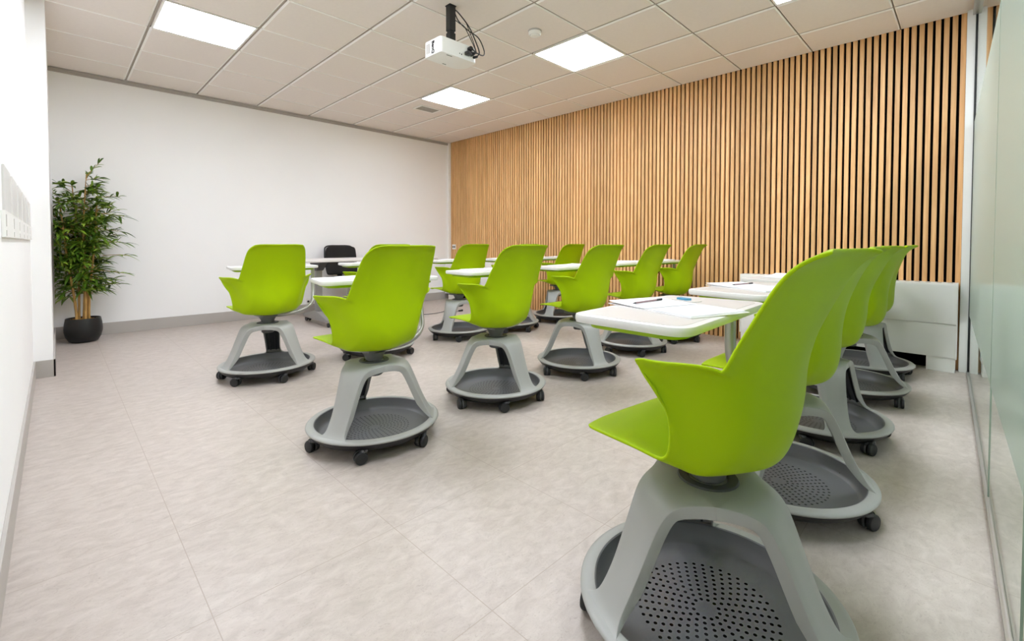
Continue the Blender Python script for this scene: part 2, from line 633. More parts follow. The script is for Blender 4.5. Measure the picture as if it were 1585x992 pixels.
# trims
b = MB(); b.box(XL, XR, YB - 0.018, YB, ZC - 0.03, ZC - 0.010); b.box(-2.352, XR, YB - 0.010, YB, ZC - 0.045, ZC - 0.030)
struct(b.build('trim_1', M['trim'], smooth=False), 'grey shadow-gap trim where the white back wall meets the ceiling', 'trim')
b = MB(); b.box(XR - 0.045, XR - 0.002, YB - 0.03, YB, 0.10, ZC - 0.01, bev=0.002)
struct(b.build('trim_2', M['white'], smooth=False), 'white corner strip between back wall and slat wall', 'trim')
b = MB(); b.box(-2.352, XR - 0.002, YB - 0.014, YB, 0, 0.118, bev=0.002)
struct(b.build('baseboard_back', M['trim'], smooth=False), 'grey skirting along the white back wall', 'baseboard')
b = MB(); b.box(XL, XL + 0.010, Y0 + 1.7, 1.75, 0, 0.118, bev=0.002)
struct(b.build('baseboard_left', M['trim'], smooth=False), 'grey skirting along the left wall', 'baseboard')
b = MB(); b.box(XL, -2.340, 1.738, 1.75, 0, 0.118, bev=0.002); b.box(-2.352, -2.340, 1.738, YB - 0.014, 0, 0.118, bev=0.002)
struct(b.build('baseboard_pier', M['trim'], smooth=False), 'metal skirting wrapped round the white pier', 'baseboard')

# glass partition
def glass_slab(name, x0, x1, z0, z1, off, th, m):
    bb = MB()
    a, c = yg(x0) - off, yg(x1) - off
    bb.add([(x0, a, z0), (x1, c, z0), (x1, c, z1), (x0, a, z1)], [(0, 1, 2, 3)])
    o = bb.build(name, m, smooth=False)
    md = o.modifiers.new('thickness', 'SOLIDIFY')
    md.thickness = th
    md.offset = 0
    return o
PANES = [(0.0015, 2.20, 'clear glass pane with frosted band beside the slat wall jamb'), (-0.9785, -0.0015, 'middle glass pane of the partition with frosted band'),
         (-2.44, -0.9815, 'glass pane of the partition nearest the camera with frosted band')]
for n_, (xa, xb, lab) in enumerate(PANES):
    w_ = struct(glass_slab('window_%d' % (n_ + 1), xa, xb, 0.014, ZC - 0.045, 0.006, 0.0004, M['glass']), lab, 'window')
    fb = glass_slab('frosted_band', xa, xb, 0.412, 1.78, 0.0045, 0.0004, M['frost'])
    fb.parent = w_
b = MB()
for (x0, x1) in ((-2.44, 2.22),):
    for z0, z1, hw in ((0.0, 0.014, 0.009), (ZC - 0.045, ZC + 0.01, 0.022)):
        for s0, s1, mi in ((-hw, -hw + 0.004, 0), (-hw + 0.004, hw - 0.004, 1 if z0 == 0 else 0), (hw - 0.004, hw, 0)):
            zz = z1 - (0.006 if mi else 0)
            P = [(x0, yg(x0) + s0 - 0.006), (x1, yg(x1) + s0 - 0.006), (x1, yg(x1) + s1 - 0.006), (x0, yg(x0) + s1 - 0.006)]
            b.add([(px, py, z0) for px, py in P] + [(px, py, zz) for px, py in P],
                  [(0, 3, 2, 1), (4, 5, 6, 7), (0, 1, 5, 4), (1, 2, 6, 5), (2, 3, 7, 6), (3, 0, 4, 7)])
struct(b.build('trim_3', [M['alu'], M['black']], smooth=False), 'slim metal floor and head track holding the glass', 'trim')
b = MB(); b.box(2.206, 2.264, -2.83, -2.722, 0, ZC, bev=0.002); b.box(2.200, 2.206, -2.776, -2.766, 0, ZC, 1)
struct(b.build('trim_4', [M['white'], M['black']], smooth=False), 'white jamb between the slat wall and the glass', 'trim')
for n_, xj in enumerate((0.0, -0.98)):
    b = MB(); b.box(xj - 0.0012, xj + 0.0012, yg(xj) - 0.011, yg(xj) - 0.0035, 0.014, ZC - 0.045)
    struct(b.build('trim_%d' % (5 + n_), M['joint'], smooth=False), 'thin vertical joint between two glass panes' + (' nearer the slat wall' if n_ == 0 else ' nearer the camera'), 'trim')

# corridor beyond the glass
b = MB(); b.box(-3.2, 2.6, Y0 - 0.1, Y0, 0, ZC + 0.02); b.box(-3.3, -3.2, Y0, yg(-2.44) - 0.05, 0, ZC + 0.02); b.box(2.33, 2.43, Y0, -2.86, 0, ZC + 0.02)
struct(b.build('wall_corridor', M['wall'], smooth=False), 'plain corridor wall seen faintly through the frosted glass', 'wall')

# ------------------------------------------------------------------ ceiling lights and fittings
LLAB = {(2, -3): 'square lit ceiling panel at the upper left, over the plant side',
        (-2, 0): 'square lit ceiling panel right of the projector and smoke detector',
        (-2, -3): 'square lit ceiling panel farthest back, beside the air vent',
        (-2, 3): 'square lit ceiling panel cut by the top edge above the slat wall',
        (2, 0): 'square lit ceiling panel out of view above the left of the room',
        (2, 3): 'square lit ceiling panel out of view above the camera',
        (1, 6): 'added unseen fill light panel in the corridor near the camera end', (-2, 6): 'added unseen fill light panel in the corridor near the slat wall end'}
def ceiling_light(i, j):
    x, y = -PX * (i + 0.5), -PY * (j + 0.5)
    t = empty('ceiling_light', (x, y, ZC), 0, LLAB[(i, j)], 'ceiling light', 'square ceiling light panels')
    hx, hy = PX / 2 - 0.012, PY / 2 - 0.006
    fr = MB()
    w_ = 0.014
    fr.box(-hx, hx, -hy, -hy + w_, -0.006, 0.012, bev=0.001); fr.box(-hx, hx, hy - w_, hy, -0.006, 0.012, bev=0.001)
    fr.box(-hx, -hx + w_, -hy + w_, hy - w_, -0.006, 0.012, bev=0.001); fr.box(hx - w_, hx, -hy + w_, hy - w_, -0.006, 0.012, bev=0.001)
    fr.build('frame', M['white'], t, smooth=False)
    d = MB(); d.box(-hx + w_, hx - w_, -hy + w_, hy - w_, -0.003, 0.006)
    o = d.build('diffuser', M['corridor_fill' if j == 6 else 'lamp'], t, smooth=False)
for ij in LAMPS + [(1, 6), (-2, 6)]:  # the corridor pair is added, unseen, to brighten the glass side
    ceiling_light(*ij)

t = empty('air_vent', (0.90, 2.045, ZC - 0.004), 0, 'small grey louvred air vent in the ceiling in front of the far light', 'vent')
b = MB()
for (x0, x1, y0, y1) in ((-.15, .15, -.10, -.078), (-.15, .15, .078, .10), (-.15, -.125, -.078, .078), (.125, .15, -.078, .078)):
    b.box(x0, x1, y0, y1, -0.006, 0.003, bev=0.001)
b.build('frame', M['white'], t, smooth=False)
b = MB(); b.box(-.125, .125, -.078, .078, 0.0, 0.003, 1)
for k in range(9):
    yy = -.070 + k * .0175
    b.box(-.125, .125, yy - .006, yy + .002, -0.005, 0.0)
b.build('louvre', [M['vent'], M['trim']], t, smooth=False)

t = empty('smoke_detector', (0.30, -0.316, ZC - 0.004), 0, 'round white smoke detector on the ceiling near the projector', 'smoke detector')
MT = Matrix.Diagonal((1, 1, -1, 1))
b = MB(); b.lathe([(0, 0), (.052, 0), (.052, .008), (.048, .012)], 36, mtx=MT); b.build('base', M['trim'], t)
b = MB(); b.lathe([(.049, .010), (.049, .024), (.042, .034), (.038, .035)], 36, mtx=MT); b.build('body', M['white'], t)
b = MB(); b.lathe([(.036, .030), (.036, .038), (.030, .043), (.018, .045), (0, .0455)], 36, mtx=MT); b.lathe([(.038, .033), (.036, .033)], 36, 1, mtx=MT)
b.build('sensor_cap', [M['white'], M['ink']], t)

# ------------------------------------------------------------------ projector
t = empty('projector', (-0.38, -0.15, 2.19), 0, 'white projector hung from the ceiling on a black pole with loose black cables', 'projector')
poly = roundpoly([(-0.150, -0.092), (0.150, -0.098), (0.165, 0.04), (0.10, 0.10), (-0.155, 0.095)], [0.02, 0.03, 0.032, 0.036, 0.025], 5)
b = MB(); b.prism(poly, 0, 0.105, bev=0.0045)
b.build('body', M['proj'], t)
b = MB()
for r in range(2):
    for k in range(9):
        zz = 0.020 + k * 0.0072
        b.box(-0.1565, -0.150, 0.030 + r * 0.022, 0.046 + r * 0.022, zz, zz + 0.0035)
b.build('side_vent', M['vent'], t, smooth=False)
# logo lettering, turned on its side
cu = bpy.data.curves.new('logo_text', 'FONT')
cu.body = 'BenQ'
cu.size = 0.036
cu.extrude = 0.0012
cu.offset = 0.0008
tmp = bpy.data.objects.new('logo_text', cu)
COL.objects.link(tmp)
bpy.context.view_layer.update()
me = bpy.data.meshes.new_from_object(tmp.evaluated_get(bpy.context.evaluated_depsgraph_get()))
bpy.data.objects.remove(tmp)
# text x -> -z (reads downwards), text y -> towards -y... face looks to -x
me.transform(Matrix(((0, 0, -1, -0.1545), (0, -1, 0, 0.003), (-1, 0, 0, 0.092), (0, 0, 0, 1))))
me.materials.clear(); me.materials.append(M['ink'])
lo = bpy.data.objects.new('logo', me); COL.objects.link(lo); lo.parent = t
b = MB(); b.box(-.028, .028, -.028, .028, .375, .381, bev=.002); b.box(-.024, .024, -.024, .024, .205, .376, bev=.003)
b.box(-.018, .018, -.018, .018, .19, .206); b.box(-.024, .024, -.024, .024, .10, .191, bev=.004)
b.build('mount_pole', M['black'], t, smooth=False)
b = MB(); b.lathe([(0, 0), (.034, 0), (.036, .004), (.036, .020), (.030, .024), (.026, .012), (0, .010)], 28,
                  mtx=Matrix.Translation((0.06, 0.088, 0.055)) @ Matrix.Rotation(-PI / 2, 4, 'X'))
b.build('lens', M['black'], t)
b = MB()
b.box(.045, .085, -.135, -.095, .030, .052, bev=.004)
b.tube([(.10, -.095, .045), (.10, -.125, .045), (.10, -.150, .047)], [.012, .012, .007], 10)
b.tube([(.085, -.095, .078), (.085, -.122, .080)], [.017, .016], 10)
b.tube([(.125, -.096, .035), (.128, -.13, .032)], [.010, .008], 10)
b.build('plug_cluster', M['black'], t)
def cable(pts, r):
    bb = MB(); bb.tube(smoothpath(pts, 7), r, 6)
    return bb.build('cable', M['black'], t)
cable([(0.026, 0, .372), (.07, -.01, .345), (.14, -.03, .27), (.175, -.06, .17), (.165, -.11, .08), (.13, -.13, .035)], .0045)
cable([(0.026, 0, .366), (.05, -.02, .29), (.11, -.05, .235), (.19, -.07, .20), (.225, -.09, .12), (.19, -.125, .06), (.12, -.14, .05), (.088, -.124, .078)], .0042)
cable([(0.020, 0, .30), (.05, -.03, .27), (.075, -.06, .24), (.10, -.11, .13), (.105, -.145, .06)], .003)
cable([(.12, -.02, .30), (.125, -.05, .23), (.12, -.10, .14), (.115, -.14, .05), (.10, -.148, .047)], .003)
for bx in ((-.09, -.045, -.075, -.071, -.002, .002), (-.02, .01, .07, .074, -.002, .002), (.016, .022, -.0985, -.094, .022, .030), (.000, .005, -.0985, -.094, .026, .031)):
    b = MB(); b.box(*bx); b.build('slot', M['ink'], t, smooth=False)

# ------------------------------------------------------------------ radiators on the slat wall
def radiator(name, ya, yb, label, foot_ys):
    t = empty(name, (XR, (ya + yb) / 2, 0), 0, label, 'radiator', 'white panel radiators on the slat wall')
    h = (yb - ya) / 2
    x0, x1 = -0.135, -0.004
    b = MB(); b.box(x0 + .002, x1, -h + .002, h - .002, 0.105, 0.625); b.build('casing', M['white'], t, smooth=False)
    b = MB(); b.box(x0 - .012, x0 + .002, -h, h, 0.350, 0.630, bev=.002); b.build('upper_panel', M['white'], t, smooth=False)
    b = MB(); b.box(x0 - .003, x0 + .002, -h, h, 0.104, 0.344, bev=.002); b.build('lower_panel', M['white'], t, smooth=False)
    b = MB(); b.box(x0 - .004, x1, -h, h, 0.625, 0.640, bev=.002)
    n = int((yb - ya) / 0.06)
    for k in range(n):
        yy = -h + 0.04 + k * (2 * h - .08) / (n - 1)
        b.box(x0 + .03, x1 - .03, yy - .014, yy + .014, 0.636, 0.6408, 1)
    b.build('top_grille', [M['white'], M['trim']], t, smooth=False)
    for s in (-1, 1):
        b = MB(); b.box(x0 - .014, x1, s * h - .004, s * h + .004, 0.100, 0.641, bev=.001); b.build('end_cap', M['white'], t, smooth=False)
    b = MB(); b.box(x1 - .012, x1, -h + .004, h - .004, 0.0, 0.104); b.build('dark_void_sheet', M['felt'], t, smooth=False)  # black sheet stands in for the dark void beneath the radiator
    for fy in foot_ys:
        b = MB(); b.box(x0 + .004, x1, fy - (ya + yb) / 2 - .078, fy - (ya + yb) / 2 + .078, 0, 0.106, bev=.002); b.build('foot', M['white'], t, smooth=False)
    return t
radiator('radiator', -2.708, -1.245, 'white panel radiator low on the slat wall beside the glass', (-2.627, -1.325))
radiator('radiator', 2.24, 3.36, 'white panel radiator low on the slat wall in the far corner', (2.40, 3.22))

# ------------------------------------------------------------------ wall outlets, holders on the left wall
def outlet(loc, rz, label):
    t = empty('wall_outlet', loc, rz, label, 'outlet', 'wall outlets')
    b = MB(); b.box(-.045, .045, -.010, 0, -.04, .04, bev=.003); b.build('cover_plate', M['white'], t, smooth=False)
    b = MB()
    for s in (-1, 1):
        b.lathe([(0, 0), (.014, 0), (.014, .003)], 16, mtx=Matrix.Translation((s * .021, -.0105, 0)) @ Matrix.Rotation(PI / 2, 4, 'X'))
    b.build('socket', M['ink'], t)
outlet((-0.005, YB, 0.155), 0, 'white double outlet just above the skirting of the back wall')
outlet((XR, 3.31, 0.86), -PI / 2, 'white double outlet on the slat wall near the far corner')

HN = ['nearest', 'second nearest', 'third nearest', 'third farthest', 'second farthest', 'farthest']
for k in range(6):
    y0 = -0.60 + k * 0.39
    t = empty('brochure_holder', (XL, y0 + .185, 0.94), 0, 'pale plastic brochure holder on the left wall, the %s of the row' % HN[k], 'brochure holder', 'brochure holders on the left wall')
    b = MB(); b.box(0, .006, -.12, .17, .085, .235, bev=.002); b.build('back_panel', M['brass'], t, smooth=False)
    b = MB(); b.box(0, .010, -.182, .182, .0, .085, bev=.002); b.build('front_pocket', M['white'], t, smooth=False)
    b = MB(); b.box(.0098, .0106, -.170, -.145, .034, .072); b.box(.0098, .0106, -.170, -.148, .004, .022); b.build('printed_mark', M['trim'], t, smooth=False)

# ------------------------------------------------------------------ potted bamboo
t = empty('potted_bamboo', (-2.158, 3.13, 0), 0, 'tall leafy bamboo plant in a black pot in the far left corner', 'plant')
b = MB(); b.lathe([(0, .004), (.088, .004), (.100, .010), (.122, .05), (.133, .10), (.134, .13), (.129, .18), (.122, .222), (.118, .224), (.115, .218), (.121, .16), (.122, .13), (.0, .12)], 56)
b.build('pot', M['pot'], t)
b = MB()
b.lathe([(0, .205), (.05, .208), (.09, .204), (.118, .200)], 40)
for k in range(46):
    a, r = rnd.uniform(0, 2 * PI), math.sqrt(rnd.random()) * .105
    s = rnd.uniform(.007, .016)
    bm = bmesh.new(); bmesh.ops.create_icosphere(bm, subdivisions=1, radius=s)
    b.bm(bm, 0, Matrix.Translation((r * math.cos(a), r * math.sin(a), .207)) @ Matrix.Diagonal((1, 1, .6, 1)))
b.build('mulch', M['soil'], t, smooth=False)
canes = []
for (x, y, tx, ty, h, r) in ((-.052, -.02, -.10, -.02, 1.30, .0105), (-.018, .015, -.03, .04, 1.50, .009), (.008, -.03, .02, -.03, 1.42, .0105),
                             (.045, -.01, .07, -.02, 1.35, .0105), (.022, .035, .09, .06, 1.22, .008), (-.035, .03, -.13, .05, 1.15, .008), (.0, .0, .045, -.01, 1.58, .007)):
    pts, rad = [], []
    for k in range(25):
        u = k / 24
        pts.append((x + tx * u ** 1.5 + .008 * math.sin(6 * u + x * 90), y + ty * u ** 1.5, .20 + h * u * .86))
        rad.append(r * (1 - .55 * u) * (1.12 if k % 3 == 0 else 1))
    canes.append(pts)
    b = MB(); b.tube(pts, rad, 9); b.build('cane', M['cane'], t)
fol, twg = MB(), MB()
def leaf(mb, p, d, L, wd_):
    d = d.normalized()
    side = d.cross(Vector((0, 0, 1)))
    side = side.normalized() if side.length > .1 else Vector((1, 0, 0))
    side = (side + Vector((rnd.uniform(-.5, .5), rnd.uniform(-.5, .5), rnd.uniform(-.5, .5)))).normalized()
    vs, n = [], 6
    for k in range(n + 1):
        u = k / n
        c = p + d * L * u + Vector((0, 0, -0.42 * L * u * u))
        wv = wd_ * math.sin(PI * min(1, u * .80 + .18)) ** 1.1 * (1 if u < 1 else 0)
        vs += [c - side * wv, c + Vector((0, 0, -wv * .35)), c + side * wv]
    for i_ in range(len(vs)):
        v = vs[i_]
        vs[i_] = Vector((max(v.x, -0.182), min(v.y, 0.285), v.z))
    fs = []
    for k in range(n):
        fs += [(3 * k, 3 * k + 1, 3 * k + 4, 3 * k + 3), (3 * k + 1, 3 * k + 2, 3 * k + 5, 3 * k + 4)]
    mb.add(vs, fs)
def spray(p0, d, L, nl, ll):
    d = d.normalized()
    pts = [p0 + d * L * u + Vector((0, 0, -.10 * L * u * u)) for u in (0, .35, .7, 1)]
    pts = [Vector((max(q.x, -0.18), min(q.y, .28), q.z)) for q in pts]
    twg.tube(pts, [.0028, .0022, .0016, .001], 5)
    for k in range(nl):
        u = .35 + .65 * k / max(1, nl - 1)
        q = pts[0].lerp(pts[-1], u) if u < 1 else pts[-1]
        a = rnd.uniform(-1, 1)
        dd = d + Vector((rnd.uniform(-1.1, 1.1), rnd.uniform(-1.1, 1.1), rnd.uniform(-.6, .95))) * (.9 if u < .95 else .4)
        leaf(fol, q, dd, ll * rnd.uniform(.75, 1.2), rnd.uniform(.0088, .0128))
for ci, pts in enumerate(canes):
    top = len(pts) - 1
    nsp = 34
    for s in range(nsp):
        u = .24 + .76 * (s + rnd.random()) / nsp
        p = Vector(pts[min(top, int(u * top))])
        a = rnd.uniform(0, 2 * PI)
        out = rnd.uniform(.10, .21) * (1.0 - .35 * max(0, u - .7) / .3) * (1.0 if u > .4 else .8)
        d = Vector((math.cos(a) + .05, math.sin(a) - .1, rnd.uniform(-.15, 1.0)))
        spray(p, d, out, 9, rnd.uniform(.095, .135))
spray(Vector((.035, -.01, 1.52)), Vector((.55, 0, 1)), .20, 8, .085)
spray(Vector((-.10, 0, 1.28)), Vector((-.8, 0, 1)), .17, 7, .085)
for (x, z, dx, dz) in ((.14, 1.34, 1, .28), (.16, 1.20, 1, -.05), (.17, .93, 1, .05), (.19, .80, 1, .12), (.16, .66, 1, -.1), (.12, .52, 1, .1), (-.12, .50, -1, -.2), (.15, 1.05, 1, 0)):
    spray(Vector((x - .05, -.03, z)), Vector((dx, rnd.uniform(-.3, .3), dz)), .19, 8, .10)
fol.build('foliage', M['leaf'], t)
twg.build('twigs', M['cane'], t)

# ------------------------------------------------------------------ the tablet-arm chair
def natspline(x, Y, xq):
    x = np.asarray(x, float); Y = np.asarray(Y, float); n = len(x)
    h = np.diff(x)
    A = np.zeros((n, n)); B = np.zeros(Y.shape)
    A[0, 0] = A[-1, -1] = 1
    for i in range(1, n - 1):
        A[i, i - 1], A[i, i], A[i, i + 1] = h[i - 1], 2 * (h[i - 1] + h[i]), h[i]
        B[i] = 3 * ((Y[i + 1] - Y[i]) / h[i] - (Y[i] - Y[i - 1]) / h[i - 1])
    c = np.linalg.solve(A, B)
    out = []
    for q in xq:
        i = min(max(np.searchsorted(x, q) - 1, 0), n - 2)
        d = q - x[i]
        bb = (Y[i + 1] - Y[i]) / h[i] - h[i] * (2 * c[i] + c[i + 1]) / 3
        out.append(Y[i] + bb * d + c[i] * d ** 2 + (c[i + 1] - c[i]) / (3 * h[i]) * d ** 3)
    return np.array(out)


def pchip(x, Y, xq):
    x = np.asarray(x, float); h = np.diff(x); d = np.diff(Y, axis=0) / h[:, None]
    m = np.zeros_like(Y)
    for i in range(1, len(x) - 1):
        w1, w2 = 2 * h[i] + h[i - 1], h[i] + 2 * h[i - 1]
        ok = d[i - 1] * d[i] > 1e-12
        m[i] = np.where(ok, (w1 + w2) / (w1 / np.where(ok, d[i - 1], 1) + w2 / np.where(ok, d[i], 1)), 0)
    m[0], m[-1] = d[0], d[-1]
    out = []
    for q in xq:
        i = min(max(np.searchsorted(x, q) - 1, 0), len(x) - 2)
        t = (q - x[i]) / h[i]
        out.append(Y[i] * (2 * t ** 3 - 3 * t * t + 1) + h[i] * m[i] * (t ** 3 - 2 * t * t + t)
                   + Y[i + 1] * (-2 * t ** 3 + 3 * t * t) + h[i] * m[i + 1] * (t ** 3 - t * t))
    return np.array(out)


CEN = [(.226, .464), (.200, .472), (.140, .468), (.080, .456), (.030, .444), (-.012, .435), (-.050, .429), (-.085, .428),
       (-.118, .434), (-.150, .452), (-.170, .485), (-.179, .530), (-.181, .600), (-.193, .710), (-.216, .795), (-.245, .874), (-.275, .910)]
EDGE = [(.170, .212, .462), (.205, .192, .473), (.217, .140, .478), (.219, .080, .479), (.219, .020, .478), (.219, -.030, .484), (.228, -.047, .548),
        (.256, -.036, .640), (.290, -.006, .692), (.283, -.045, .696), (.258, -.092, .696), (.228, -.130, .690), (.209, -.147, .686),
        (.200, -.165, .725), (.189, -.200, .795), (.173, -.246, .872), (.139, -.298, .905)]
M85 = [(.148, .218, .463), (.178, .196, .473), (.187, .140, .475), (.192, .080, .473), (.197, .022, .468), (.198, -.028, .466), (.203, -.052, .488),
       (.212, -.062, .538), (.226, -.062, .622), (.230, -.085, .658), (.215, -.118, .672), (.193, -.140, .672), (.178, -.153, .676),
       (.170, -.170, .719), (.161, -.205, .795), (.147, -.246, .873), (.120, -.293, .908)]
M60 = [(.105, .224, .464), (.122, .200, .472), (.130, .140, .470), (.138, .080, .462), (.145, .025, .452), (.150, -.018, .446), (.155, -.056, .443),
       (.153, -.092, .453), (.146, -.122, .478), (.137, -.146, .518), (.130, -.159, .562), (.127, -.163, .603), (.126, -.166, .645),
       (.120, -.182, .712), (.113, -.211, .795), (.103, -.246, .874), (.085, -.283, .910)]


def shell_object(parent):
    us = [-1, -.8, -.55, 0, .55, .8, 1]
    rows = []
    for c, e, m85, m60 in zip(CEN, EDGE, M85, M60):
        mir = lambda p: (-p[0], p[1], p[2])
        rows.append([mir(e), mir(m85), mir(m60), (0, c[0], c[1]), m60, m85, e])
    A = np.array(rows)                                   # stations x 7 x 3
    uq = np.concatenate([np.linspace(-1, -.7, 9)[:-1], np.linspace(-.7, .7, 21), np.linspace(.7, 1, 9)[1:]])
    vq = np.linspace(0, 16, 65)
    A1 = natspline(np.arange(17), A.reshape(17, -1), vq).reshape(len(vq), 7, 3)
    A2 = pchip(us, np.transpose(A1, (1, 0, 2)).reshape(7, -1), uq).reshape(len(uq), len(vq), 3)
    nu, nv = len(uq), len(vq)
    b = MB()
    fs = []
    for i in range(nu - 1):
        for j in range(nv - 1):
            fs.append((i * nv + j, (i + 1) * nv + j, (i + 1) * nv + j + 1, i * nv + j + 1))
    b.add(A2.reshape(-1, 3).tolist(), fs)
    o = b.build('seat_shell', M['green'], parent, angle=80)
    s = o.modifiers.new('thickness', 'SOLIDIFY')
    s.thickness = 0.0075
    s.offset = -1
    s.use_even_offset = False
    d = o.modifiers.new('round', 'SUBSURF')
    d.levels = d.render_levels = 1
    return o


LEG_PATH = [(.000, .366), (.032, .366), (.065, .3655), (.095, .362), (.122, .356), (.149, .340), (.172, .302), (.197, .243), (.222, .184), (.246, .136), (.264, .107), (.280, .0945)]
LEG_HW = [.0, .0554, .1126, .0925, .079, .067, .058, .0525, .049, .0485, .056, .078]


def leg_curve(n=48):
    P = natspline(np.arange(len(LEG_PATH)), np.array(LEG_PATH), np.concatenate([np.linspace(0, 2, 9)[:-1], np.linspace(2, len(LEG_PATH) - 1, n - 8)]))
    R = np.array([p[0] for p in LEG_PATH])
    Wd = natspline(R[2:], np.array(LEG_HW)[2:].reshape(-1, 1), np.maximum(P[:, 0], R[2]))[:, 0]
    Wd = np.where(P[:, 0] < R[2], P[:, 0] * 1.7321, Wd)
    Wd[0] = 0.0
    return P, Wd


def leg_object(parent, rz):
    P, Wd = leg_curve()
    n = len(P)
    b = MB(); vs = []; fs = []
    # closed section: (side, depth, inset); the last three of each side are the inner faces
    half = [(0, 0, 0, 0), (.5, 0, 0, 0), (1, -.0003, .0045, 0), (1, -.0022, .0012, 0), (1, -.006, 0, 0), (1, -.030, .001, 0), (1, -.030, .0055, 1), (1, -.0085, .007, 1), (.5, -.0085, 0, 1)]
    sec = half + [(0, -.0085, 0, 1)] + [(-a_, b_, c_, d_) for a_, b_, c_, d_ in reversed(half[1:])]
    for i in range(n):
        a, c = P[max(i - 1, 0)], P[min(i + 1, n - 1)]
        t = (c - a) / np.linalg.norm(c - a)
        nr = np.array([-t[1], t[0]])
        if nr[1] < 0:
            nr = -nr
        hw = Wd[i]
        end = min(1, (n - 1 - i) / 12.0)
        inside = P[i][0] < .0645
        for (s, dn, dx, inner) in sec:
            if inside:
                dn, dx = (-.0085 if inner else 0.0), 0.0
            else:
                dn = dn * (0.08 + .92 * end)
                dx = dx * min(1, max(0, (P[i][0] - .065) / .02))
                if not inner and dn > -.01:
                    dn = dn * min(1, max(0, (P[i][0] - .065) / .02))
            if abs(s) == 1:
                yv = s * max(hw - dx, 0.0)
            else:
                yv = s * max(hw - (0 if inside else .010), 0)
            vs.append((P[i][0] + nr[0] * dn, yv, P[i][1] + nr[1] * dn))
    m = len(sec)
    for i in range(n - 1):
        for k in range(m):
            q = (k + 1) % m
            fs.append((i * m + k, i * m + q, (i + 1) * m + q, (i + 1) * m + k))
    b.add(vs, fs)
    o = b.build('leg', M['frame'], parent, angle=38)
    o.rotation_euler = (0, 0, rz)
    # dark ribbed channel on the inner face
    b = MB(); vs = []; fs = []
    ribs = [(-1, 0), (-.55, 0), (-.5, .008), (-.38, .008), (-.33, 0), (.33, 0), (.38, .008), (.5, .008), (.55, 0), (1, 0)]
    rng = list(range(16, n - 8))
    for i in rng:
        a, c = P[i - 1], P[i + 1]
        t = (c - a) / np.linalg.norm(c - a)
        nr = np.array([-t[1], t[0]])
        if nr[1] < 0:
            nr = -nr
        for (s, dd) in ribs:
            off = -.0105 - dd
            vs.append((P[i][0] + nr[0] * off, s * (min(Wd[i], .058) - .0075), P[i][1] + nr[1] * off))
    m = len(ribs)
    for i in range(len(rng) - 1):
        for k in range(m - 1):
            fs.append((i * m + k, (i + 1) * m + k, (i + 1) * m + k + 1, i * m + k + 1))
    b.add(vs, fs)
    l = b.build('leg_liner', M['liner'], o, angle=30)
    return o


def cast_object(parent):
    """stem and hood at the origin, wheel pair trailing to +x"""
    b = MB()
    b.lathe([(0, .080), (.0085, .080), (.0085, .060), (.015, .058), (.015, .050), (0, .049)], 14)
    vs = []
    for s in (-.019, .019):
        b.tube([(-.006, s * .0, .052), (.010, s * .6, .052), (.020, s * .6, .044)], [.010, .010, .008], 8)
    b.lathe([(.0290, -.0042), (.0290, .0042)], 24, mtx=Matrix.Translation((.018, 0, .0290)) @ Matrix.Rotation(PI / 2, 4, 'X'))
    o = b.build('caster', M['dkgrey'], parent)
    b = MB()
    for s in (-1, 1):
        mt = Matrix.Translation((.018, s * .0135, .0270)) @ Matrix.Rotation(PI / 2, 4, 'X')
        b.lathe([(0, -.0090), (.019, -.0090), (.0240, -.0080), (.0266, -.0045), (.027, 0), (.0266, .0045), (.0240, .0080), (.019, .0090), (0, .0090)], 24, mtx=mt)
    b.build('wheel', M['rubber'], o)
    return o


RING = [(.262, .090), (.2635, .0945), (.267, .0962), (.288, .0955), (.296, .0935), (.3002, .0895), (.3005, .086), (.298, .0825), (.290, .081), (.262, .084)]
TRAY = [(.2660, .0962), (.2625, .094), (.259, .075), (.253, .058), (.246, .049), (.237, .0455), (.18, .0450), (.0, .0445)]
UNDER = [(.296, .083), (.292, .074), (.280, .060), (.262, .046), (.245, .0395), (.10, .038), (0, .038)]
TAB_Z = 0.752


